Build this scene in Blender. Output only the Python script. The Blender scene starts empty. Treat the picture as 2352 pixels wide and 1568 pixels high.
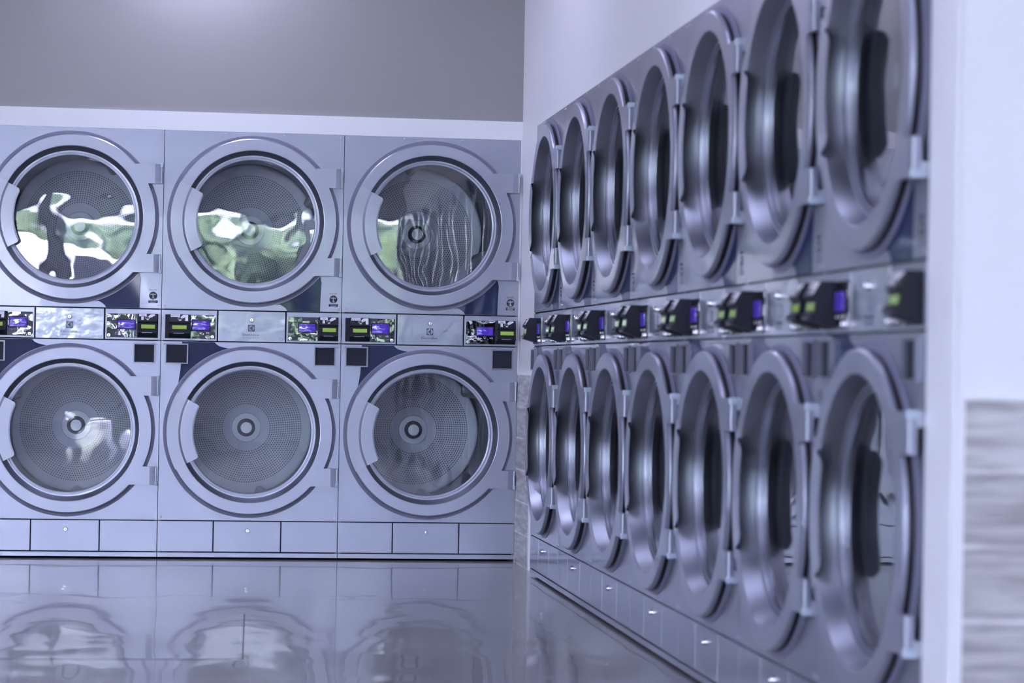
import bpy, bmesh, math, random
from mathutils import Vector, Matrix
random.seed(7)
SC = bpy.context.scene
COL = SC.collection
PI = math.pi
R = math.radians

# ------------------------------------------------------------------ materials
def mat(name, base=(.5, .5, .5), rough=.5, metal=0., coat=0., coat_rough=.05, spec=.5, emit=None, estr=0.):
    m = bpy.data.materials.new(name); m.use_nodes = True
    b = m.node_tree.nodes['Principled BSDF']
    b.inputs['Base Color'].default_value = (*base, 1)
    b.inputs['Roughness'].default_value = rough
    b.inputs['Metallic'].default_value = metal
    b.inputs['Coat Weight'].default_value = coat
    b.inputs['Coat Roughness'].default_value = coat_rough
    b.inputs['Specular IOR Level'].default_value = spec
    if emit:
        b.inputs['Emission Color'].default_value = (*emit, 1)
        b.inputs['Emission Strength'].default_value = estr
    return m

def nd(m, t, **kw):
    n = m.node_tree.nodes.new(t)
    for k, v in kw.items(): setattr(n, k, v)
    return n

def lk(m, a, b): m.node_tree.links.new(a, b)

def bsdf(m): return m.node_tree.nodes['Principled BSDF']

def math_n(m, op, a, b=None, c=None):
    n = nd(m, 'ShaderNodeMath', operation=op)
    for i, v in enumerate((a, b, c)):
        if v is None: continue
        if isinstance(v, (int, float)): n.inputs[i].default_value = v
        else: lk(m, v, n.inputs[i])
    return n.outputs[0]

def wavy(m, scale, dist, detail=1., sock='Normal', stretch=(1, 1, 1), coat=False, world=True):
    """a gentle waviness of the surface"""
    if world:
        co = nd(m, 'ShaderNodeNewGeometry').outputs['Position']
    else:
        co = nd(m, 'ShaderNodeTexCoord').outputs['Object']
    mp = nd(m, 'ShaderNodeMapping'); mp.inputs['Scale'].default_value = stretch
    lk(m, co, mp.inputs[0])
    n = nd(m, 'ShaderNodeTexNoise'); n.inputs['Scale'].default_value = scale
    n.inputs['Detail'].default_value = detail; n.inputs['Roughness'].default_value = .4
    lk(m, mp.outputs[0], n.inputs['Vector'])
    b = nd(m, 'ShaderNodeBump'); b.inputs['Strength'].default_value = 1.; b.inputs['Distance'].default_value = dist
    lk(m, n.outputs[0], b.inputs['Height'])
    if bsdf_ok(m):
        lk(m, b.outputs[0], bsdf(m).inputs['Normal'])
        if coat: lk(m, b.outputs[0], bsdf(m).inputs['Coat Normal'])
    return b.outputs[0]

def bsdf_ok(m): return 'Principled BSDF' in m.node_tree.nodes

def mottle(m, c0, c1, scale=6., detail=4., stretch=(1, 1, 1), lo=.35, hi=.65):
    co = nd(m, 'ShaderNodeNewGeometry').outputs['Position']
    mp = nd(m, 'ShaderNodeMapping'); mp.inputs['Scale'].default_value = stretch
    lk(m, co, mp.inputs[0])
    n = nd(m, 'ShaderNodeTexNoise'); n.inputs['Scale'].default_value = scale; n.inputs['Detail'].default_value = detail
    lk(m, mp.outputs[0], n.inputs['Vector'])
    r = nd(m, 'ShaderNodeValToRGB')
    r.color_ramp.elements[0].position = lo; r.color_ramp.elements[0].color = (*c0, 1)
    r.color_ramp.elements[1].position = hi; r.color_ramp.elements[1].color = (*c1, 1)
    lk(m, n.outputs[0], r.inputs[0])
    lk(m, r.outputs[0], bsdf(m).inputs['Base Color'])
    return r.outputs[0]

M = {}
M['panel'] = mat('dryer_panel_metal', (.295, .308, .385), .33, .68, .4, .035)
wavy(M['panel'], 3.2, .0012, 1., coat=True)
M['face'] = mat('door_face_metal', (.32, .332, .41), .34, .6, .35, .05)
wavy(M['face'], 4., .0006, 1., coat=True)
M['handle'] = mat('handle_silver', (.35, .365, .44), .33, .4, .4, .06)
M['bezel'] = mat('brushed_bezel', (.31, .33, .385), .38, 1.)
M['gasket'] = mat('grey_gasket', (.20, .20, .29), .5)
M['dark'] = mat('dark_gap', (.03, .03, .04), .7)
M['shell'] = mat('cabinet_shell', (.18, .18, .2), .6, .3)
M['plastic'] = mat('black_plastic', (.010, .011, .020), .45, spec=.28)
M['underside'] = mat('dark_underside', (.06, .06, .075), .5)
M['navy'] = mat('navy_decal', (.012, .022, .080), .5, 0., .4, .03, .25)
M['blackglass'] = mat('smoked_window', (.022, .024, .040), .6, spec=.25)
M['frame'] = mat('window_frame_grey', (.22, .225, .28), .3, .5)
M['logo'] = mat('logo_panel_film', (.28, .30, .37), .28, .5, 1., .07)
bsdf(M['logo']).inputs['Coat IOR'].default_value = 1.62
wavy(M['logo'], 20., .0017, 5., coat=True)
M['ink'] = mat('grey_ink', (.07, .08, .11), .5)
M['inkblack'] = mat('black_ink', (.012, .012, .02), .5)
M['lightprint'] = mat('light_print', (.34, .36, .43), .4)
M['whiteprint'] = mat('white_print', (.72, .72, .76), .5)
M['chrome'] = mat('chrome', (.80, .80, .82), .16, 1.)
M['pinsteel'] = mat('hinge_steel', (.45, .48, .55), .38, .8)
M['nylon'] = mat('pale_nylon', (.42, .50, .58), .4)
M['mirrorfilm'] = mat('glossy_display_film', (.11, .112, .12), .03, .95)
wavy(M['mirrorfilm'], 16., .0030, 1.5)
M['greenlcd'] = mat('green_lcd', (.08, .14, .03), .3, 0., 1., .05, emit=(.29, .52, .04), estr=.2)
M['bluelcd'] = mat('blue_lcd', (.03, .015, .12), .10, 0., 1., .03, emit=(.045, .01, .40), estr=.33)
wavy(M['bluelcd'], 40., .002, 1., coat=True)
M['drum'] = mat('drum_steel', (.33, .35, .41), .38, .8)
M['hubcap'] = mat('hub_cap_steel', (.50, .52, .55), .4, .6)
M['hubplate'] = mat('hub_plate_steel', (.36, .38, .42), .42, .6)
M['rubber_and_shade'] = mat('black_rubber_and_shade', (.012, .012, .014), .45)
M['white'] = mat('white_paint', (.80, .80, .82), .45)
M['whitegloss'] = mat('white_wall_panel', (.80, .80, .82), .42)
M['greywall'] = mat('grey_wall_paint', (.29, .283, .285), .36)
M['ceil'] = mat('ceiling_paint', (.30, .30, .32), .8)
M['outer'] = mat('outer_wall', (.4, .4, .4), .8)
M['alu'] = mat('window_aluminium', (.10, .10, .11), .4, .5)
M['lamp'] = mat('lamp_diffuser', (.8, .8, .8), .5, emit=(.66, .67, 1.), estr=1.25)

# door glass: a thin pane, partly mirror, partly clear
def pane_material(name, tint, dist, scale):
    m = bpy.data.materials.new(name); m.use_nodes = True
    nt = m.node_tree
    nt.nodes.remove(nt.nodes['Principled BSDF'])
    out = nt.nodes['Material Output']
    tr = nd(m, 'ShaderNodeBsdfTransparent'); tr.inputs[0].default_value = (*tint, 1)
    gl = nd(m, 'ShaderNodeBsdfGlossy'); gl.inputs['Roughness'].default_value = .0
    gl.inputs['Color'].default_value = (1, 1, 1, 1)
    ge = nd(m, 'ShaderNodeNewGeometry'); dt = nd(m, 'ShaderNodeVectorMath', operation='DOT_PRODUCT')
    lk(m, ge.outputs['Incoming'], dt.inputs[0]); lk(m, ge.outputs['Normal'], dt.inputs[1])
    g = math_n(m, 'POWER', math_n(m, 'SUBTRACT', 1., math_n(m, 'ABSOLUTE', dt.outputs['Value'])), 5.)
    fr = math_n(m, 'ADD', math_n(m, 'MULTIPLY', g, .9574), .0426)
    f2 = math_n(m, 'DIVIDE', math_n(m, 'MULTIPLY', fr, 2.), math_n(m, 'ADD', fr, 1.))   # two faces of the pane
    f2 = math_n(m, 'MINIMUM', f2, .96)
    if dist:
        nrm = wavy(m, scale, dist, 1.)
        lk(m, nrm, gl.inputs['Normal'])
    mx = nd(m, 'ShaderNodeMixShader')
    lk(m, f2, mx.inputs[0]); lk(m, tr.outputs[0], mx.inputs[1]); lk(m, gl.outputs[0], mx.inputs[2])
    lk(m, mx.outputs[0], out.inputs['Surface'])
    return m
M['glass'] = pane_material('door_glass_pane', (.93, .95, .97), .0012, 5.5)
M['pane'] = pane_material('shop_window_pane', (.95, .97, .97), 0, 1)

# perforated drum back: holes on a log-polar lattice
def perforated():
    m = mat('perforated_drum_back', (.21, .22, .26), .40, .65)
    co = nd(m, 'ShaderNodeTexCoord').outputs['Object']
    sp = nd(m, 'ShaderNodeSeparateXYZ'); lk(m, co, sp.inputs[0])
    x, z = sp.outputs[0], sp.outputs[2]
    r2 = math_n(m, 'ADD', math_n(m, 'MULTIPLY', x, x), math_n(m, 'MULTIPLY', z, z))
    r = math_n(m, 'SQRT', r2)
    th = math_n(m, 'ARCTAN2', z, x)
    pitch = .0104                                  # rings of holes, six more on every ring
    q = math_n(m, 'DIVIDE', r, pitch)
    ring = math_n(m, 'ROUND', q)
    u = math_n(m, 'MULTIPLY', math_n(m, 'MULTIPLY', th, 6/(2*PI)), ring)
    uf = math_n(m, 'MULTIPLY', math_n(m, 'SUBTRACT', math_n(m, 'FRACT', math_n(m, 'ADD', u, 1000.5)), .5), 1.047)
    vf = math_n(m, 'SUBTRACT', q, ring)
    d = math_n(m, 'SQRT', math_n(m, 'ADD', math_n(m, 'MULTIPLY', uf, uf), math_n(m, 'MULTIPLY', vf, vf)))
    hole = math_n(m, 'LESS_THAN', d, .315)
    ins = math_n(m, 'MULTIPLY', math_n(m, 'GREATER_THAN', ring, 10.5), math_n(m, 'LESS_THAN', ring, 25.5))
    h = math_n(m, 'MULTIPLY', hole, ins)
    mc = nd(m, 'ShaderNodeMix', data_type='RGBA')
    lk(m, h, mc.inputs[0]); mc.inputs[6].default_value = (.21, .22, .26, 1); mc.inputs[7].default_value = (.006, .006, .010, 1)
    lk(m, mc.outputs[2], bsdf(m).inputs['Base Color'])
    lk(m, math_n(m, 'MULTIPLY', math_n(m, 'SUBTRACT', 1., h), .65), bsdf(m).inputs['Metallic'])
    return m
M['perf'] = perforated()

# polished concrete floor
def floor_mat():
    m = mat('polished_concrete', (.2, .2, .2), .19, 0., .3, .02)
    col = mottle(m, (.20, .20, .194), (.28, .28, .27), 1.6, 6., (1, 1, 1), .3, .7)
    co = nd(m, 'ShaderNodeNewGeometry').outputs['Position']
    sp = nd(m, 'ShaderNodeSeparateXYZ'); lk(m, co, sp.inputs[0])
    X, Y = sp.outputs[0], sp.outputs[1]
    def band(v, c, w): return math_n(m, 'LESS_THAN', math_n(m, 'ABSOLUTE', math_n(m, 'SUBTRACT', v, c)), w)
    def AND(*a):
        o = a[0]
        for b in a[1:]: o = math_n(m, 'MULTIPLY', o, b)
        return o
    xl = math_n(m, 'ADD', X, math_n(m, 'MULTIPLY', Y, -.023))     # the cut runs slightly askew
    j1 = AND(band(xl, -1.180, .0017), math_n(m, 'LESS_THAN', Y, -2.34), math_n(m, 'GREATER_THAN', Y, -3.645))
    j2 = AND(band(Y, -3.645, .0075), math_n(m, 'LESS_THAN', X, -1.262))
    j = math_n(m, 'MAXIMUM', j1, j2)
    mc = nd(m, 'ShaderNodeMix', data_type='RGBA'); lk(m, j, mc.inputs[0]); lk(m, col, mc.inputs[6])
    mc.inputs[7].default_value = (.07, .065, .08, 1)
    lk(m, mc.outputs[2], bsdf(m).inputs['Base Color'])
    keep = math_n(m, 'SUBTRACT', 1., j)
    lk(m, math_n(m, 'MULTIPLY', keep, .3), bsdf(m).inputs['Coat Weight']); lk(m, math_n(m, 'MULTIPLY', keep, .5), bsdf(m).inputs['Specular IOR Level'])
    wavy(m, 1.9, .0052, 1.6, coat=True)
    return m
M['floor'] = floor_mat()

# wood-look grey wall tiles
def tile_mat():
    m = mat('grey_plank_tile', (.35, .34, .34), .4)
    co = nd(m, 'ShaderNodeNewGeometry').outputs['Position']
    sp = nd(m, 'ShaderNodeSeparateXYZ'); lk(m, co, sp.inputs[0])
    cb = nd(m, 'ShaderNodeCombineXYZ')
    lk(m, math_n(m, 'ADD', sp.outputs[0], sp.outputs[1]), cb.inputs[0]); lk(m, sp.outputs[2], cb.inputs[1])
    br = nd(m, 'ShaderNodeTexBrick'); lk(m, cb.outputs[0], br.inputs['Vector'])
    br.inputs['Scale'].default_value = 1.; br.inputs['Brick Width'].default_value = .62; br.inputs['Row Height'].default_value = .1405
    br.inputs['Mortar Size'].default_value = .0036; br.inputs['Color1'].default_value = (.49, .48, .48, 1)
    br.inputs['Color2'].default_value = (.60, .59, .59, 1); br.inputs['Mortar'].default_value = (.82, .81, .81, 1)
    mp = nd(m, 'ShaderNodeMapping'); mp.inputs['Scale'].default_value = (3, 26, 3); lk(m, cb.outputs[0], mp.inputs[0])
    n = nd(m, 'ShaderNodeTexNoise'); n.inputs['Scale'].default_value = 1.7; n.inputs['Detail'].default_value = 5; lk(m, mp.outputs[0], n.inputs['Vector'])
    rp = nd(m, 'ShaderNodeValToRGB'); rp.color_ramp.elements[0].position = .38; rp.color_ramp.elements[0].color = (.60, .58, .58, 1)
    rp.color_ramp.elements[1].position = .6; rp.color_ramp.elements[1].color = (1, 1, 1, 1); lk(m, n.outputs[0], rp.inputs[0])
    mx = nd(m, 'ShaderNodeMix', data_type='RGBA', blend_type='MULTIPLY'); mx.inputs[0].default_value = 1.
    lk(m, br.outputs[0], mx.inputs[6]); lk(m, rp.outputs[0], mx.inputs[7])
    lk(m, mx.outputs[2], bsdf(m).inputs['Base Color'])
    return m
M['tile'] = tile_mat()

M['leaf'] = mat('tree_leaves', (.06, .16, .03), .6)
mottle(M['leaf'], (.012, .032, .012), (.17, .235, .115), 2.6, 8., (1, 1, 1), .38, .66)
M['bark'] = mat('tree_bark', (.12, .09, .07), .8)
M['asphalt'] = mat('pale_pavement', (.33, .31, .28), .8)
M['grassy'] = mat('verge_green', (.16, .26, .08), .8)
mottle(M['grassy'], (.09, .14, .07), (.34, .34, .24), .5, 4.)
M['vanwhite'] = mat('van_white', (.85, .85, .86), .3)

# ------------------------------------------------------------------ mesh helpers
def box(bm, x0, x1, y0, y1, z0, z1, mi=0, bevel=0.):
    vs = [bm.verts.new((x, y, z)) for x in (x0, x1) for y in (y0, y1) for z in (z0, z1)]
    fs = []
    for a in ((0, 1, 3, 2), (4, 6, 7, 5), (0, 4, 5, 1), (2, 3, 7, 6), (0, 2, 6, 4), (1, 5, 7, 3)):
        f = bm.faces.new([vs[i] for i in a]); f.material_index = mi; fs.append(f)
    if bevel:
        es = list({e for f in fs for e in f.edges})
        bmesh.ops.bevel(bm, geom=es, offset=bevel, segments=2, affect='EDGES', profile=.6)
    return fs

def lathe(bm, prof, n=96, a0=0., a1=2*PI, mi=0, cx=0., cz=0.):
    """profile [(radius, y)] turned about the Y axis"""
    full = abs(a1-a0-2*PI) < 1e-6
    m_ = n if full else n+1
    rings = []
    for r, y in prof:
        if r < 1e-7:
            rings.append([bm.verts.new((cx, y, cz))]); continue
        rings.append([bm.verts.new((cx+r*math.cos(a0+(a1-a0)*i/n), y, cz+r*math.sin(a0+(a1-a0)*i/n))) for i in range(m_)])
    for k in range(len(prof)-1):
        A, B = rings[k], rings[k+1]
        for i in range(n):
            j = (i+1) % m_
            if len(A) == 1 and len(B) == 1: continue
            if len(A) == 1: f = bm.faces.new((A[0], B[i], B[j]))
            elif len(B) == 1: f = bm.faces.new((A[i], B[0], A[j]))
            else: f = bm.faces.new((A[i], B[i], B[j], A[j]))
            f.material_index = mi

def prism(bm, poly, y0, y1, mi=0, yfun=None):
    """2D outline [(x, z)] given thickness along Y; yfun(z) shifts it onto a sloped face"""
    g = yfun or (lambda z: 0.)
    A = [bm.verts.new((x, y0+g(z), z)) for x, z in poly]
    B = [bm.verts.new((x, y1+g(z), z)) for x, z in poly]
    f = [bm.faces.new(A), bm.faces.new(B[::-1])]
    n = len(poly)
    for i in range(n):
        f.append(bm.faces.new((A[i], B[i], B[(i+1) % n], A[(i+1) % n])))
    for q in f: q.material_index = mi
    return A, f

def xprism(bm, prof, x0, x1, mi=0):
    """outline [(y, z)] given width along X"""
    A = [bm.verts.new((x0, y, z)) for y, z in prof]
    B = [bm.verts.new((x1, y, z)) for y, z in prof]
    f = [bm.faces.new(A), bm.faces.new(B[::-1])]
    n = len(prof)
    for i in range(n):
        f.append(bm.faces.new((A[i], B[i], B[(i+1) % n], A[(i+1) % n])))
    for q in f: q.material_index = mi
    return f

def rect(x0, x1, z0, z1): return [(x0, z0), (x1, z0), (x1, z1), (x0, z1)]

def disc(cx, cz, r, n=32): return [(cx+r*math.cos(2*PI*i/n), cz+r*math.sin(2*PI*i/n)) for i in range(n)]

def arc(r, a0, a1, n, cx=0., cz=0.):
    return [(cx+r*math.cos(R(a0+(a1-a0)*i/n)), cz+r*math.sin(R(a0+(a1-a0)*i/n))) for i in range(n+1)]

def plate_hole(bm, x0, x1, z0, z1, cx, cz, r, y0, y1, n=96, mi=0):
    """flat sheet with a round hole"""
    angs = sorted([2*PI*i/n for i in range(n)] + [math.atan2(z-cz, x-cx) % (2*PI) for x in (x0, x1) for z in (z0, z1)])
    def outer(a):
        c, s = math.cos(a), math.sin(a); t = 1e9
        if c > 1e-9: t = min(t, (x1-cx)/c)
        if c < -1e-9: t = min(t, (x0-cx)/c)
        if s > 1e-9: t = min(t, (z1-cz)/s)
        if s < -1e-9: t = min(t, (z0-cz)/s)
        return cx+c*t, cz+s*t
    O = [outer(a) for a in angs]; I = [(cx+r*math.cos(a), cz+r*math.sin(a)) for a in angs]
    V = [[bm.verts.new((p[0], y, p[1])) for p in L] for L in (O, I) for y in (y0, y1)]
    o0, o1, i0, i1 = V; m_ = len(angs)
    for k in range(m_):
        j = (k+1) % m_
        for q in ((o0[k], o0[j], i0[j], i0[k]), (o1[k], i1[k], i1[j], o1[j]), (o0[k], o1[k], o1[j], o0[j]), (i0[k], i0[j], i1[j], i1[k])):
            f = bm.faces.new(q); f.material_index = mi

def cyl(bm, p0, p1, r, n=16, mi=0):
    p0, p1 = Vector(p0), Vector(p1); d = (p1-p0)
    q = d.to_track_quat('Z', 'Y').to_matrix()
    A = [bm.verts.new(p0+q @ Vector((r*math.cos(2*PI*i/n), r*math.sin(2*PI*i/n), 0))) for i in range(n)]
    B = [bm.verts.new(p1+q @ Vector((r*math.cos(2*PI*i/n), r*math.sin(2*PI*i/n), 0))) for i in range(n)]
    fs = [bm.faces.new(A), bm.faces.new(B)]
    for i in range(n): fs.append(bm.faces.new((A[i], A[(i+1) % n], B[(i+1) % n], B[i])))
    for f in fs: f.material_index = mi

def obj(name, bm, mats, parent=None, loc=(0, 0, 0), smooth=35.):
    bmesh.ops.remove_doubles(bm, verts=bm.verts[:], dist=1e-6)
    bmesh.ops.recalc_face_normals(bm, faces=bm.faces[:])
    me = bpy.data.meshes.new(name); bm.to_mesh(me); bm.free()
    for mm in (mats if isinstance(mats, (list, tuple)) else [mats]): me.materials.append(mm)
    if smooth:
        for p in me.polygons: p.use_smooth = True
        me.set_sharp_from_angle(angle=R(smooth))
    o = bpy.data.objects.new(name, me); COL.objects.link(o)
    o.parent = parent; o.location = loc
    return o

def text_obj(name, s, size, width, m, parent, loc, extrude=.0003, spacing=1., yrot=0.):
    """lettering that stands upright facing -Y, centred on loc and scaled to a width"""
    cu = bpy.data.curves.new(name+'_c', 'FONT'); cu.body = s; cu.size = size; cu.extrude = extrude
    cu.align_x = 'CENTER'; cu.align_y = 'CENTER'; cu.space_character = spacing; cu.resolution_u = 3
    t = bpy.data.objects.new(name+'_t', cu); COL.objects.link(t)
    dg = bpy.context.evaluated_depsgraph_get(); dg.update()
    me = bpy.data.meshes.new_from_object(t.evaluated_get(dg))
    bpy.data.objects.remove(t); bpy.data.curves.remove(cu)
    xs = [v.co.x for v in me.vertices]; w = max(xs)-min(xs); xm = (max(xs)+min(xs))/2
    ys = [v.co.y for v in me.vertices]; ym = (max(ys)+min(ys))/2
    k = width/w
    me.transform(Matrix.Rotation(R(90)+yrot, 4, 'X') @ Matrix.Diagonal((k, 1, 1, 1)) @ Matrix.Translation((-xm, -ym, 0)))
    me.name = name; me.materials.clear(); me.materials.append(m)
    o = bpy.data.objects.new(name, me); COL.objects.link(o); o.parent = parent; o.location = loc
    return o

def thing(name, label, cat, loc=(0, 0, 0), rz=0., group=None):
    o = bpy.data.objects.new(name, None); COL.objects.link(o)
    o.empty_display_size = .1
    o.location = loc; o.rotation_euler = (0, 0, rz)
    o['label'] = label; o['category'] = cat
    if group: o['group'] = group
    return o

def struct(name, bm, m, smooth=0):
    o = obj(name, bm, m, smooth=smooth); o['kind'] = 'structure'
    return o

def copy_tree(o, parent=None):
    c = o.copy(); COL.objects.link(c)
    if parent is not None: c.parent = parent
    for ch in [q for q in o.children]: copy_tree(ch, c)
    return c

# ------------------------------------------------------------------ the stacked dryer
HALF = .4
H = 1.905
DOORS = (1.508, .5677)           # heights of the two door centres
def make_dryer(label, loc, rz, group):
    t = thing('stack_dryer', label, 'dryer', loc, rz, group)
    e = .3987
    # shell behind the front sheets
    bm = bmesh.new()
    box(bm, -e, -e+.012, .004, 1.08, .012, H-.002); box(bm, e-.012, e, .004, 1.08, .012, H-.002)
    box(bm, -e+.012, e-.012, 1.068, 1.08, .012, H-.002)
    box(bm, -e+.012, e-.012, .004, 1.068, H-.014, H-.002); box(bm, -e+.012, e-.012, .004, 1.068, .012, .024)
    for z0, z1 in ((.956, 1.122), (.018, .182)): box(bm, -e+.012, e-.012, .013, .03, z0, z1, 1)
    obj('cabinet', bm, [M['shell'], M['dark']], t, smooth=0)
    # front sheets with door openings, and their small screws
    for z0, z1, zc in ((1.1115, H, DOORS[0]), (.1735, .9665, DOORS[1])):
        bm = bmesh.new()
        plate_hole(bm, -e, e, z0, z1, 0, zc, .325, 0., .004)
        p = obj('front_panel', bm, M['panel'], t, smooth=0)
        for sx, sz in ((-.385, z1-.012), (-.13, z1-.008), (.13, z1-.008), (.385, z1-.012), (-.385, z0+.014), (.385, z0+.014)):
            if z0 < 1 and abs(sx) < .2: continue
            bm = bmesh.new()
            lathe(bm, [(0, -.0022), (.003, -.0018), (.0042, 0.0)], 12, cx=0, cz=0)
            obj('screw', bm, M['pinsteel'], p, (sx, 0, sz))
    # kick panels and plinth
    for k, (x0, x1) in enumerate(((-e, -.1555), (-.1505, .1445), (.1495, e))):
        bm = bmesh.new(); box(bm, x0, x1, 0., .012, .0335, .1690, bevel=.0015)
        kp = obj('kick_panel', bm, M['panel'], t, smooth=0)
        if k == 1:
            lock(kp, (-.0015, 0, .1290), .0085)
    bm = bmesh.new(); box(bm, -e, e, 0., .012, .0095, .0285); obj('plinth', bm, M['panel'], t, smooth=0)
    # navy swooshes printed on the sheets
    d0 = DOORS[0]
    def on_ring(a, zc, r=.3845): return (r*math.cos(R(a)), zc+r*math.sin(R(a)))
    up = [on_ring(a, d0) for a in [-74.5+i*(36.2/16) for i in range(17)]]
    up += [(.3085, 1.2405), (.3062, 1.205), (.3045, 1.16), (.3040, 1.1120), (.1575, 1.1120), (.1500, 1.1230), (.1385, 1.1320), (.1240, 1.1390)]
    bm = bmesh.new(); prism(bm, up, -.0006, 0.); obj('navy_decal', bm, M['navy'], t, smooth=0)
    d1 = DOORS[1]
    lo = [on_ring(a, d1) for a in [146.4-i*(41.4/16) for i in range(17)]]
    lo += [(-.118, .9425), (-.138, .9475), (-.1520, .9545), (-.1625, .9655), (-.3060, .9655), (-.3075, .905), (-.311, .84)]
    bm = bmesh.new(); prism(bm, lo[::-1], -.0006, 0.); obj('navy_decal', bm, M['navy'], t, smooth=0)
    # doors and drums
    for zc in DOORS:
        make_door(t, zc); make_drum(t, zc)
    # square smoked windows
    for x0, x1, z0, z1 in ((-.3798, -.2785, .8673, .9578), (.2802, .3775, .8673, .9563)):
        bm = bmesh.new()
        box(bm, x0+.004, x1-.004, -.004, 0., z0+.004, z1-.004)
        w = obj('window_panel', bm, M['blackglass'], t, smooth=0)
        bm = bmesh.new()
        for a in ((x0, x0+.005, z0, z1), (x1-.006, x1, z0, z1), (x0+.005, x1-.006, z0, z0+.005), (x0+.005, x1-.006, z1-.006, z1)):
            box(bm, a[0], a[1], -.014, 0., a[2], a[3])
        obj('window_panel_frame', bm, M['frame'], w, smooth=0)
    # control fascia
    z0, z1 = .9712, 1.1062
    bm = bmesh.new(); box(bm, -.1475, .1490, -.001, .012, z0, z1, bevel=.0012)
    lp = obj('logo_panel', bm, M['logo'], t, smooth=0)
    lock(lp, (-.0005, -.001, 1.0675), .0092)
    bm = bmesh.new()
    q = .0148; cx, cz = -.0008, 1.0315
    prism(bm, [(cx-q, cz-q), (cx+q, cz-q), (cx+q, cz+q), (cx-q, cz+q)], -.0015, -.0009, 0)
    prism(bm, disc(cx, cz, q*.90, 40), -.0019, -.0014, 1)
    prism(bm, [(cx+q*a, cz+q*b) for a, b in ((-.62, .03), (-.12, .24), (.10, .50), (.22, .86), (.34, .84), (.27, .30), (.27, -.3), (.38, -.88), (.20, -.88), (.10, -.50), (-.12, -.20))], -.0023, -.0018, 0)
    obj('emblem', bm, [M['ink'], M['lightprint']], lp, smooth=0)
    text_obj('lettering', 'Electrolux', .0155, .073, M['ink'], lp, (-.0018, -.0012, 1.0025), spacing=1.0)
    text_obj('lettering', 'PROFESSIONAL', .0058, .074, M['ink'], lp, (-.0018, -.0012, .9885), spacing=1.6)
    bm = bmesh.new()
    for a in rect_frame(.126, .139, .979, .989, .0009): prism(bm, rect(*a), -.0013, -.0009)
    obj('small_mark', bm, M['ink'], lp, smooth=0)
    # fascia plates with display, reader
    for s, (x0, x1) in ((-1, (-e, -.1535)), (1, (.1555, e))):
        bm = bmesh.new(); box(bm, x0, x1, -.0005, .012, z0, z1, bevel=.0012)
        fp = obj('fascia_plate', bm, M['panel'], t, smooth=0)
        if s < 0: dx0, dx1, lx0, lx1, lkx = -.2690, -.1600, -.2620, -.1862, -.1732
        else: dx0, dx1, lx0, lx1, lkx = .1615, .2945, .2110, .2850, .1715
        bm = bmesh.new(); box(bm, dx0, dx1, -.0045, -.0004, .9795, 1.0855, bevel=.001)
        dp = obj('display', bm, M['mirrorfilm'], t, smooth=0)
        zl0, zl1 = (1.0186, 1.0612) if s < 0 else (1.0195, 1.0560)
        bm = bmesh.new()
        fs = box(bm, lx0, lx1, -.0085, -.0043, zl0, zl1, bevel=.0016)
        obj('screen', bm, M['bluelcd'], dp, smooth=30)
        bm = bmesh.new()
        for a in rect_frame(lx0-.004, lx1+.004, zl0-.004, zl1+.004, .0037): prism(bm, rect(*a), -.0062, -.0043)
        obj('screen_bezel', bm, M['plastic'], dp, smooth=0)
        for i in range(3):
            ix = lx0+.008+i*(lx1-lx0-.016)/2; iz = zl0-.0125
            bm = bmesh.new()
            if i == 0: prism(bm, [(ix-.006, iz-.003), (ix, iz+.0045), (ix+.006, iz-.003), (ix+.0035, iz-.003), (ix, iz+.0012), (ix-.0035, iz-.003)], -.0056, -.0043)
            elif i == 1: prism(bm, [(ix-.006, iz+.003), (ix-.0035, iz+.003), (ix, iz-.0012), (ix+.0035, iz+.003), (ix+.006, iz+.003), (ix, iz-.0045)], -.0056, -.0043)
            else:
                prism(bm, [(ix-.006, iz-.004), (ix, iz), (ix-.006, iz+.004)], -.0056, -.0043)
                prism(bm, rect(ix+.002, ix+.0035, iz-.004, iz+.004), -.0056, -.0043); prism(bm, rect(ix+.005, ix+.0065, iz-.004, iz+.004), -.0056, -.0043)
            obj('button', bm, M['whiteprint'], dp, smooth=0)
        lock(dp, (lkx, -.0045, .9890), .0085)
        make_reader(t, s)
    # ergonomics sticker
    sx, sz = .3625, 1.1677
    bm = bmesh.new()
    prism(bm, disc(sx, sz, .0177, 40), -.0005, 0., 0)
    def P(*pts): return [(sx+a*.0177, sz+b*.0177) for a, b in pts]
    for poly in (P((-.11, .34), (.11, .34), (.16, 0), (.13, -.3), (-.13, -.3), (-.16, 0)),
                 P((-.70, .50), (-.10, .34), (-.10, .20), (-.72, .36)), P((.70, .50), (.72, .36), (.10, .20), (.10, .34)),
                 P((-.70, .28), (-.12, .24), (-.12, .12), (-.72, .16)), P((.70, .28), (.72, .16), (.12, .12), (.12, .24)),
                 P((-.13, -.25), (.0, -.25), (-.36, -.86), (-.48, -.80)), P((.13, -.25), (.48, -.80), (.36, -.86), (.0, -.25)),
                 P((-.12, -.25), (.12, -.25), (.08, -.94), (-.08, -.94))):
        prism(bm, poly, -.0009, -.0004, 1)
    prism(bm, disc(sx, sz+.0088, .0028, 20), -.0009, -.0004, 1)
    prism(bm, rect(sx-.0202, sx+.0202, sz-.0327, sz-.0205), -.0005, 0., 0)
    prism(bm, rect(sx-.0168, sx+.0168, sz-.0258, sz-.0227), -.0009, -.0004, 1)
    prism(bm, rect(sx-.0130, sx+.0130, sz-.0312, sz-.0283), -.0009, -.0004, 1)
    st = obj('sticker', bm, [M['inkblack'], M['lightprint']], t, smooth=0)
    text_obj('lettering', 'ERGOCERT', .0088, .0345, M['inkblack'], st, (sx, -.0004, sz+.0255))
    return t

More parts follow.
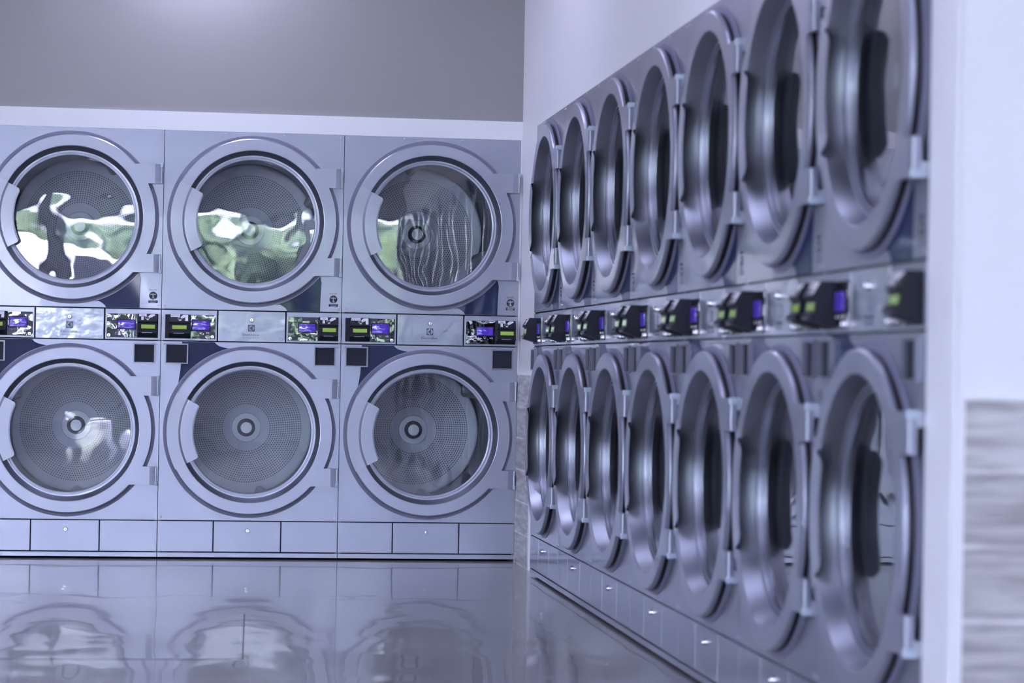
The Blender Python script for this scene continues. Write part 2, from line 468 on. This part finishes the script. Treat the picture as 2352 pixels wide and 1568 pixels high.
def rect_frame(x0, x1, z0, z1, w):
    return [(x0, x0+w, z0, z1), (x1-w, x1, z0, z1), (x0+w, x1-w, z0, z0+w), (x0+w, x1-w, z1-w, z1)]

def lock(parent, loc, r):
    bm = bmesh.new()
    lathe(bm, [(r*1.12, 0.), (r*1.12, -.003), (r, -.0045), (r*.98, -.0105), (r*.8, -.0125), (0, -.0128)], 24)
    for f in bm.faces: f.material_index = 0
    prism(bm, [(-.0013, -.0042), (.0013, -.0042), (.0013, .0042), (-.0013, .0042)], -.0134, -.0126, 1)
    return obj('lock', bm, [M['chrome'], M['inkblack']], parent, loc)

def make_door(t, zc):
    F = -.030
    bm = bmesh.new()
    lathe(bm, [(.3135, -.017), (.3685, -.018), (.3685, -.0225), (.3670, -.0265), (.3640, -.0290), (.3620, F), (.3605, F), (.3185, F-.0004), (.3160, F-.0004), (.3135, F+.0006), (.3125, F+.003), (.3135, -.017)], 128)
    for s, (za, zb) in ((1, (.156, .2414)), (-1, (-.238, -.1573))):
        a0, a1 = math.degrees(math.asin(za/.367)), math.degrees(math.asin(zb/.367))
        A = [(.3622, F-.00062), (.372, F+.0004), (.3935, F+.006), (.3935, -.012), (.3622, -.018)]
        lo = [bm.verts.new((x, y, za)) for x, y in A]; hi = [bm.verts.new((x, y, zb)) for x, y in A]
        bm.faces.new(lo); bm.faces.new(hi[::-1])
        for i in range(5): bm.faces.new((lo[i], hi[i], hi[(i+1) % 5], lo[(i+1) % 5]))
    plate = arc(.3195, -47.2, 41., 40) + [(.2765, .2414), (.362, .2414), (.362, .156)] + arc(.3664, 25.2, -25.4, 30) + [(.362, -.1573), (.362, -.238), (.2200, -.238)]
    prism(bm, plate, F-.0007, -.0185)
    d = obj('door', bm, M['face'], t, (-.0005, 0, zc), 19)
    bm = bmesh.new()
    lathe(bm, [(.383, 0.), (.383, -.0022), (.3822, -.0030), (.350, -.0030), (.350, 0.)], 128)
    lathe(bm, [(.3605, -.0031), (.3635, -.0085), (.3635, -.0135), (.3605, -.0178), (.330, -.0178), (.330, -.0031)], 128, mi=1)  # black ring stands in for the shadow behind the door rim
    obj('door_gasket_and_shade', bm, [M['gasket'], M['rubber_and_shade']], d)
    bm = bmesh.new()
    lathe(bm, [(.3125, F+.003), (.3108, F+.006), (.2965, .0115), (.2950, .0135)], 128)
    lathe(bm, [(.2950, .0135), (.2872, .0140), (.2868, .0150)], 128, mi=1)
    lathe(bm, [(.2868, .0150), (.2864, .0205), (.2826, .0205), (.2822, .0165)], 128)
    lathe(bm, [(.2822, .0165), (.2818, .0155), (.2765, .0165), (.2755, .0190)], 128, mi=1)
    lathe(bm, [(.2755, .0190), (.2745, .0330), (.3125, .0330), (.3125, F+.003)], 128)
    obj('door_bezel', bm, [M['bezel'], M['face']], d, smooth=24)
    bm = bmesh.new()
    lathe(bm, [(.2752, .0285), (0., .0285)], 96)
    obj('door_glass', bm, M['glass'], d)
    # grip: a flange flush with the ring and a raised plate that hangs over the glass
    bm = bmesh.new()
    fl = arc(.3665, 152.2, 207.6, 20) + arc(.3150, 207.6, 152.2, 20)
    prism(bm, fl, F-.0014, F+.002)
    a0, a1, ri, ro, c = 152.6, 207.2, .2475, .3155, .016
    rs = [ri+.0005, ri+.002, ri+.0045, ri+.008, ri+.012, ri+.016, .275, .287, .298, .3035, .3055, .3085, .3120, ro]
    def ysheet(r):
        if r > .3055: return F-.013+(r-.3055)/(ro-.3055)*.0122
        if r > .3035: return F-.0128
        if r < ri+.003: return F-.0118
        return F-.013
    NA = 28
    grids = []
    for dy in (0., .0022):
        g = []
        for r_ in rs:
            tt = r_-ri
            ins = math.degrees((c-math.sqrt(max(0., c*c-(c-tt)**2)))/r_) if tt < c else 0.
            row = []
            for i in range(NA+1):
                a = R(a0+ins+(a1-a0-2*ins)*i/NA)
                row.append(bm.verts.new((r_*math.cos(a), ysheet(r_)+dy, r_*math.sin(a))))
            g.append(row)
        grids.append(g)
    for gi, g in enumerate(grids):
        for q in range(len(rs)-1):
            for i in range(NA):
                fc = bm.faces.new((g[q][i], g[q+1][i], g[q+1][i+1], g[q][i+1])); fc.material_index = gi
    T, Bm = grids
    for q in range(len(rs)-1):
        for i in (0, NA): bm.faces.new((T[q][i], T[q+1][i], Bm[q+1][i], Bm[q][i]))
    for q in (0, len(rs)-1):
        for i in range(NA): bm.faces.new((T[q][i], T[q][i+1], Bm[q][i+1], Bm[q][i]))
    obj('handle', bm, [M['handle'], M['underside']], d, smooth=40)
    # hinge pins with pale caps
    for s in (1, -1):
        zt = .2414 if s > 0 else -.238
        ze = .156 if s > 0 else -.1573
        bm = bmesh.new()
        cyl(bm, (.3905, -.0265, zt-s*.002), (.3905, -.0265, ze+s*.002), .0032, 12, 0)
        box(bm, .3855, .3965, -.034, -.004, min(zt+s*.003, zt-s*.014), max(zt+s*.003, zt-s*.014), 1, .0012)
        box(bm, .3860, .3965, -.012, 0., min(zt, zt-s*.03), max(zt, zt-s*.03), 0)
        obj('hinge', bm, [M['pinsteel'], M['nylon']], d)

def make_drum(t, zc):
    bm = bmesh.new()
    lathe(bm, [(.3245, .006), (.3135, .034), (.290, .045), (.290, .060), (.318, .075)], 96, mi=1)
    lathe(bm, [(.318, .075), (.318, .775), (.330, .775), (.330, .060), (.3245, .006)], 96)
    d = obj('drum', bm, [M['drum'], M['rubber_and_shade']], t, (-.0005, 0, zc))
    bm = bmesh.new(); lathe(bm, [(0, .765), (.300, .765), (.312, .760), (.318, .750), (.318, .775), (0, .775)], 96)
    obj('drum_back', bm, M['perf'], d)
    bm = bmesh.new(); lathe(bm, [(.070, .765), (.068, .7625), (.030, .7620)], 64); obj('hub_plate', bm, M['hubplate'], d)
    bm = bmesh.new()
    lathe(bm, [(.043, .762), (.042, .752), (.038, .750), (.030, .750)], 48, mi=0)
    lathe(bm, [(.030, .762), (.0285, .740), (.026, .737), (0, .736)], 48, mi=1)
    obj('hub', bm, [M['rubber_and_shade'], M['hubcap']], d)
    for k in range(3):
        a = R(98+120*k)
        bm = bmesh.new()
        prof = [(.318, -.036), (.286, -.012), (.283, 0.), (.286, .012), (.318, .036)]
        A = []; B = []
        for r_, w in prof:
            p = (r_*math.cos(a)-w*math.sin(a), r_*math.sin(a)+w*math.cos(a))
            A.append(bm.verts.new((p[0], .14, p[1]))); B.append(bm.verts.new((p[0], .72, p[1])))
        bm.faces.new(A); bm.faces.new(B[::-1])
        for i in range(5): bm.faces.new((A[i], B[i], B[(i+1) % 5], A[(i+1) % 5]))
        obj('lifter', bm, M['drum'], d, smooth=0)

RD = [(-.0030, .9835), (-.054, .9985), (-.0595, 1.0030), (-.0580, 1.0125), (-.0500, 1.0160), (-.0460, 1.0455), (-.0545, 1.0500), (-.0530, 1.0560), (-.0350, 1.0865), (-.0030, 1.0865)]
def make_reader(t, s):
    bm = bmesh.new()
    if s < 0: b0, b1, x0, x1 = -.3823, -.2700, -.3640, -.2740
    else: b0, b1, x0, x1 = .2955, .3870, .2985, .3835
    box(bm, b0, b1, -.0055, -.0004, .9800, 1.0860)
    fs = xprism(bm, RD, x0, x1)
    r = obj('card_reader', bm, M['plastic'], t, smooth=0)
    top = lambda z: -.0530+(z-1.0560)*(.0180/.0305)
    mid = lambda z: -.0500+(z-1.0160)*(.0040/.0295)
    g0, g1 = (-.3502, -.2875) if s < 0 else (.3141, .3740)
    bm = bmesh.new(); prism(bm, rect(g0, g1, 1.0210, 1.0378), -.0012, .0002, yfun=mid); obj('reader_screen', bm, M['greenlcd'], r, smooth=0)
    bm = bmesh.new(); prism(bm, rect(g0+.004, g1-.012, 1.0010, 1.0038), -.0606, -.0590); obj('card_slot', bm, M['frame'], r, smooth=0)
    # name plate, hand-with-card pictogram
    if s < 0: n0, n1, hx, kx = -.3580, -.3165, -.2985, -.2880
    else: n0, n1, hx, kx = .3035, .3370, .3600, .3190
    bm = bmesh.new(); prism(bm, rect(n0, n1, 1.0742, 1.0858), -.0012, 0., yfun=top)
    np_ = obj('name_plate', bm, M['whiteprint'], r, smooth=0)
    text_obj('lettering', 'BOTTOM' if s < 0 else 'TOP', .0085, (n1-n0)*(.84 if s < 0 else .5), M['inkblack'], np_, ((n0+n1)/2, top(1.0800)-.0014, 1.0800), yrot=-.53)
    bm = bmesh.new()
    hand = [(hx-.016, 1.0720), (hx-.013, 1.0780), (hx-.005, 1.0842), (hx+.012, 1.0848), (hx+.014, 1.0790), (hx+.006, 1.0748), (hx-.002, 1.0700), (hx-.011, 1.0680)]
    prism(bm, hand, -.0011, 0., yfun=top)
    kz = (1.0560, 1.0848) if s < 0 else (1.0600, 1.0725)
    if s < 0: prism(bm, rect(kx-.006, kx+.0065, 1.0575, 1.0845), -.0010, .0001, yfun=top)
    else: prism(bm, rect(kx-.0055, kx+.0055, 1.0585, 1.0725), -.0010, .0001, yfun=top)
    cx = hx-.018
    for a in rect_frame(cx-.010, cx+.008, 1.0640, 1.0725, .0011): prism(bm, rect(*a), -.0009, .0002, yfun=top)
    prism(bm, [(cx+.0055*math.cos(2*PI*i/16), 1.0598+.0023*math.sin(2*PI*i/16)) for i in range(16)], -.0009, .0002, yfun=top)
    obj('pictogram', bm, M['whiteprint'], r, smooth=0)

XR = .0231
GB = 'stacked dryers along the grey back wall'
GR = 'stacked dryers in the row on the right'
back_labels = ['silver stacked dryer on the grey back wall, last before the room corner',
               'silver stacked dryer in the middle of the three on the grey back wall',
               'silver stacked dryer on the grey back wall, farthest from the room corner']
right_labels = ['silver stacked dryer standing closest to the room corner in the long side row',
                'silver stacked dryer second from the room corner in the long side row',
                'silver stacked dryer third from the room corner in the long side row',
                'silver stacked dryer at the middle of the seven in the long side row',
                'silver stacked dryer third from the white pillar in the long blurred side row',
                'silver stacked dryer second from the white pillar in the long blurred side row',
                'silver stacked dryer right beside the white pillar, nearest and most blurred']
proto = make_dryer(back_labels[0], (XR-.4, 0, 0), 0., GB)
bpy.context.view_layer.update()
for k in (1, 2):
    c = copy_tree(proto); c.location = (XR-.4-.8*k, 0, 0); c['label'] = back_labels[k]
for k in range(7):
    c = copy_tree(proto); c.location = (0, -.6864-.8*(k+.5), 0); c.rotation_euler = (0, 0, -PI/2)
    c['label'] = right_labels[k]; c['group'] = GR

# drums stop wherever they last stopped
k = 0
for o in [q for q in bpy.data.objects if q.name.split('.')[0] == 'drum']:
    o.rotation_euler = (0, 0 if k == 0 else R((47, 61, 72, 55, 38, 66)[k % 6]), 0); k += 1

# ------------------------------------------------------------------ the room
WX = .030          # face of the wall the side row is set in
CE = 3.05           # ceiling
XL, YF, XN = -11., -17., 1.6
YE = -6.490        # near end of the side row's wall
bm = bmesh.new(); box(bm, XL-.2, XN+.2, YF-.2, 1.5, -.1, 0.); struct('floor', bm, M['floor'])
bm = bmesh.new(); box(bm, XL-.2, XN+.2, YF-.2, 1.5, CE, CE+.1); struct('ceiling', bm, M['ceil'])
# back wall: grey above the dryers, closed off at the far left
bm = bmesh.new()
box(bm, XL, WX, .012, .12, H+.004, CE)
box(bm, XL, XR-2.402, .012, .12, 0., H+.004)
box(bm, XL-.2, XN+.2, 1.3, 1.4, 0., CE)
struct('wall_back', bm, M['greywall'])
bm = bmesh.new(); box(bm, XL, WX-.0005, .0, .0119, H+.0008, 1.9895); struct('trim_1', bm, M['white'])
# wall of the side row
bm = bmesh.new()
box(bm, WX, WX+.12, -.6845, 1.3, 0., H+.004)
box(bm, WX, WX+.12, -6.288, 1.3, H+.004, CE)
box(bm, .0015, WX+.12, YE, -6.2885, 0., CE)
struct('wall_right', bm, M['whitegloss'])
bm = bmesh.new()
box(bm, WX+.121, XN+.2, YE, YE+.1, 0., CE)
struct('wall_pillar', bm, M['white'])
bm = bmesh.new(); box(bm, XN, XN+.15, YF, YE-.001, 0., CE); box(bm, XN+.15, XN+.2, YE+.1, 1.3, 0., CE); struct('wall_near', bm, M['white'])
LY = [(-16., -12.55), (-12.4, -8.95)]  # unseen windows, added to light the side row from the left
bm = bmesh.new()
box(bm, XL-.15, XL, YF, 1.3, 0., .5); box(bm, XL-.15, XL, YF, 1.3, 2.65, CE)
ed = [YF] + [v for p in LY for v in p] + [1.3]
for i in range(0, len(ed), 2): box(bm, XL-.15, XL, ed[i], ed[i+1], .5, 2.65)
struct('wall_left', bm, M['white'])
for i, (a, b) in enumerate(LY):
    bm = bmesh.new()
    for q in rect_frame(a, b, .5, 2.65, .03): box(bm, XL-.11, XL-.04, q[0], q[1], q[2], q[3])
    w = struct('window_%d' % (i+6), bm, M['alu'])
    bm = bmesh.new(); box(bm, XL-.078, XL-.072, a+.03, b-.03, .53, 2.62); obj('pane', bm, M['pane'], w, smooth=0)
bm = bmesh.new(); box(bm, XR-.0009, WX-.0004, .002, .3, 0., H); struct('trim_7', bm, M['white'])
# tiled wainscot: by the corner, and on the near end of the wall
bm = bmesh.new(); box(bm, WX-.007, WX-.0002, -.4435, -.002, 0., .843); struct('trim_2', bm, M['tile'])
bm = bmesh.new(); box(bm, WX-.009, WX-.0002, -.4760, -.4440, 0., .846); box(bm, WX-.009, WX-.0002, -.4438, -.002, .8432, .8475); struct('trim_3', bm, M['whitegloss'])
bm = bmesh.new(); box(bm, .014, XN, YE-.008, YE-.0004, 0., .836); struct('trim_4', bm, M['tile'])
bm = bmesh.new(); box(bm, .004, .0138, YE-.010, YE-.0004, 0., .842); box(bm, .0138, XN, YE-.010, YE-.0004, .8362, .842); struct('trim_5', bm, M['whitegloss'])
# rounded guard on the outside corner
bm = bmesh.new()
box(bm, -.008, .0011, YE-.0005, YE+.055, 0., CE, bevel=.0035)
struct('trim_6', bm, M['whitegloss'])

# shop front behind the camera: wall with glazed openings
SX = [(-10.7, -8.4), (-8.3, -5.95), (-5.85, -3.12), (-3.02, -.27), (-.19, 1.12), (1.19, 1.24), (1.29, 1.325), (1.38, 1.42), (1.47, 1.50)]  # narrow slits at the end added for bright streaks in the door glass
Z0, Z1 = 1.3, 2.58
bm = bmesh.new()
edges = [XL] + [v for p in SX for v in p] + [XN]
box(bm, XL-.15, XN+.15, YF-.15, YF, Z1, CE); box(bm, XL-.15, -10.6, YF-.15, YF, 0., Z0); box(bm, -5.9, -2.76, YF-.15, YF, 0., Z0); box(bm, -10.6, -5.9, YF-.15, YF, 0., .45); box(bm, -7.2, -7.1, YF-.15, YF, .12, Z0); box(bm, -2.24, XN+.15, YF-.15, YF, 0., Z0); box(bm, -2.76, -2.24, YF-.15, YF, .26, Z0)
for i in range(0, len(edges), 2): box(bm, edges[i]-(.15 if i == 0 else 0), edges[i+1]+(.15 if i == len(edges)-2 else 0), YF-.15, YF, Z0, Z1)
struct('wall_front', bm, M['white'])
for i, (a, b) in enumerate(SX[:5]):
    bm = bmesh.new()
    for q in rect_frame(a, b, Z0, Z1, .03): box(bm, q[0], q[1], YF-.11, YF-.04, q[2], q[3])
    w = struct('window_%d' % (i+1), bm, M['alu'])
    bm = bmesh.new(); box(bm, a+.03, b-.03, YF-.078, YF-.072, Z0+.03, Z1-.03); obj('pane', bm, M['pane'], w, smooth=0)

# ceiling lights
n = 0
for y in (-1.6, -4.6, -7.8, -11.0, -14.2):
    for x in (-1.40, -4.6, -8.0):
        t = thing('ceiling_light', 'long white ceiling light panel over the laundry floor', 'lamp', (x, y, CE), 0, 'ceiling light panels')
        bm = bmesh.new()
        for q in rect_frame(-1.22, 1.22, -.47, .47, .025): box(bm, q[0], q[1], q[2], q[3], -.05, 0.)
        box(bm, -1.195, 1.195, -.445, .445, -.012, 0.)
        obj('lamp_frame', bm, M['white'], t, smooth=0)
        bm = bmesh.new(); box(bm, -1.194, 1.194, -.444, .444, -.04, -.02); obj('diffuser', bm, M['lamp'], t, smooth=0)

M['spotlens'] = mat('downlight_lens', (.8, .8, .8), .5, emit=(.68, .69, 1.), estr=95.)
t = thing('downlight', 'round recessed ceiling downlight close above the grey back wall', 'lamp', (-1.42, -.22, CE))
bm = bmesh.new(); cyl(bm, (0, 0, -.03), (0, 0, 0), .10, 32); obj('downlight_rim', bm, M['white'], t)
bm = bmesh.new(); cyl(bm, (0, 0, -.034), (0, 0, -.0301), .075, 32); obj('lens', bm, M['spotlens'], t)

# ------------------------------------------------------------------ outside, mirrored in the door glass
bm = bmesh.new(); box(bm, -60, 60, -26.5, YF-.21, -.12, -.02); box(bm, -60, XL-.21, YF-.21, 30, -.12, -.02); struct('pavement', bm, M['asphalt'])
bm = bmesh.new(); box(bm, -60, 60, -90, -26.5, -.12, -.01); struct('ground', bm, M['grassy'])
def tree(x, y, h, w, seed, label):
    t = thing('tree', label, 'tree', (x, y, 0), 0, 'trees across the street')
    rnd = random.Random(seed)
    bm = bmesh.new()
    for k in range(16):
        a = rnd.uniform(0, 2*PI); rr = rnd.uniform(.1, .9)*w*.5
        z = rnd.uniform(.22, 1.)*h; r_ = rnd.uniform(.16, .27)*w*(1.15-.4*z/h)
        m4 = Matrix.Translation((rr*math.cos(a), rr*math.sin(a), z)) @ Matrix.Diagonal((1, 1, rnd.uniform(.7, 1.), 1))
        g = bmesh.ops.create_icosphere(bm, subdivisions=3, radius=r_, matrix=m4)
        for v in g['verts']:
            v.co += Vector((rnd.uniform(-1, 1), rnd.uniform(-1, 1), rnd.uniform(-1, 1)))*r_*.13
    obj('crown', bm, M['leaf'], t, smooth=0)
    bm = bmesh.new()
    cyl(bm, (0, 0, 0), (.1, 0, h*.45), .16, 12); cyl(bm, (.1, 0, h*.4), (.7, .2, h*.75), .08, 8); cyl(bm, (.08, 0, h*.35), (-.6, -.2, h*.7), .08, 8)
    obj('trunk', bm, M['bark'], t)
for i, (x, y, h, w) in enumerate(((-14.5, -30, 3.5, 3.0), (-9.7, -30, 3.3, 3.0), (-4.6, -30, 3.1, 3.0), (-.3, -29.5, 2.95, 2.6), (4.0, -29.5, 3.0, 3.0), (8.6, -30, 3.4, 3.0))):
    tree(x, y, h, w, 11+i, 'leafy green tree across the street, mirrored in the upper door glass')
for i, (x0, x1) in enumerate(((-30, -8), (-7.8, 6), (6.2, 30))):
    bm = bmesh.new(); rnd = random.Random(i)
    g = bmesh.ops.create_grid(bm, x_segments=int((x1-x0)*3), y_segments=12, size=1.)
    for v in g['verts']:
        a = (v.co.y+1)/2*PI
        v.co = Vector(((x0+x1)/2+v.co.x*(x1-x0)/2, -36-1.2*math.cos(a), 3.5*math.sin(a)**.45))+Vector((rnd.uniform(-.15, .15), rnd.uniform(-.2, .2), rnd.uniform(-.06, .06) if 0 < a < PI else 0))
    tag_h = obj('hedge', bm, M['leaf'], smooth=0)
    tag_h['label'] = 'clipped green hedge behind the trees across the street'; tag_h['category'] = 'hedge'; tag_h['group'] = 'hedges across the street'
t = thing('van', 'white van parked outside, mirrored in the upper glass of the leftmost dryer', 'van', (-3.95, -22.6, 0))
bm = bmesh.new()
pr = [(-2.6, .35), (2.5, .35), (2.55, 1.0), (2.2, 1.35), (1.55, 2.25), (1.2, 2.5), (-2.5, 2.55), (-2.6, 2.3)]
A, f = prism(bm, pr, -.95, .95); bmesh.ops.bevel(bm, geom=list({e for q in f for e in q.edges}), offset=.08, segments=3, affect='EDGES')
obj('body', bm, M['vanwhite'], t)
bm = bmesh.new(); prism(bm, [(.75, 1.45), (1.95, 1.45), (1.45, 2.2), (.75, 2.2)], .94, .965); obj('side_window', bm, M['blackglass'], t, smooth=0)
for x in (-1.6, 1.6):
    for y in (-.85, .85):
        bm = bmesh.new(); cyl(bm, (0, -.12, 0), (0, .12, 0), .36, 32, 0); cyl(bm, (0, -.13, 0), (0, .13, 0), .2, 24, 1)
        obj('wheel', bm, [M['rubber_and_shade'], M['chrome']], t, (x, y, .34))

# ------------------------------------------------------------------ daylight
w = bpy.data.worlds.new('sky'); SC.world = w; w.use_nodes = True
nt = w.node_tree; bg = nt.nodes['Background']
tc = nt.nodes.new('ShaderNodeTexCoord'); sp = nt.nodes.new('ShaderNodeSeparateXYZ'); cr = nt.nodes.new('ShaderNodeValToRGB')
nt.links.new(tc.outputs['Generated'], sp.inputs[0]); nt.links.new(sp.outputs[2], cr.inputs[0]); nt.links.new(cr.outputs[0], bg.inputs[0])
cr.color_ramp.elements[0].color = (.74, .77, 1., 1); cr.color_ramp.elements[1].color = (.34, .46, 1., 1); cr.color_ramp.elements[1].position = .8
bg.inputs[1].default_value = 7.5
sun = bpy.data.lights.new('sun', 'SUN'); sun.energy = 38.; sun.angle = R(.6); sun.color = (.93, .90, 1.)
so = bpy.data.objects.new('sun', sun); COL.objects.link(so); so.rotation_euler = Vector((-.35, -.62, -.70)).to_track_quat('-Z', 'Y').to_euler()

# ------------------------------------------------------------------ camera
cam = bpy.data.cameras.new('camera'); co = bpy.data.objects.new('camera', cam); COL.objects.link(co); SC.camera = co
yaw, pitch, roll = R(7.3652603), R(.56707719), R(1.01396127)
cy, sy, cp, sp_ = math.cos(yaw), math.sin(yaw), math.cos(pitch), math.sin(pitch)
f = Vector((sy*cp, cy*cp, sp_)); r = Vector((cy, -sy, 0)); u = r.cross(f)
rr = math.cos(roll)*r+math.sin(roll)*u; uu = -math.sin(roll)*r+math.cos(roll)*u
mw = Matrix((rr, uu, -f)).transposed().to_4x4(); mw.translation = (-1.4123, -10.8967, .8856)
co.matrix_world = mw
cam.sensor_width = 36.; cam.sensor_fit = 'HORIZONTAL'; cam.lens = 5576.1255/2352*36
cam.clip_start = .05; cam.clip_end = 300
cam.dof.use_dof = True; cam.dof.focus_distance = 11.0; cam.dof.aperture_fstop = cam.lens/1000/.024

SC.view_settings.view_transform = 'Standard'; SC.view_settings.look = 'None'
SC.view_settings.gamma = 1.; SC.view_settings.use_curve_mapping = False
SC.view_settings.exposure = 1.52
SC.cycles.use_denoising = True
SC.cycles.max_bounces = 12; SC.cycles.transparent_max_bounces = 12; SC.cycles.glossy_bounces = 8
SC.cycles.caustics_reflective = True; SC.cycles.sample_clamp_indirect = 12.
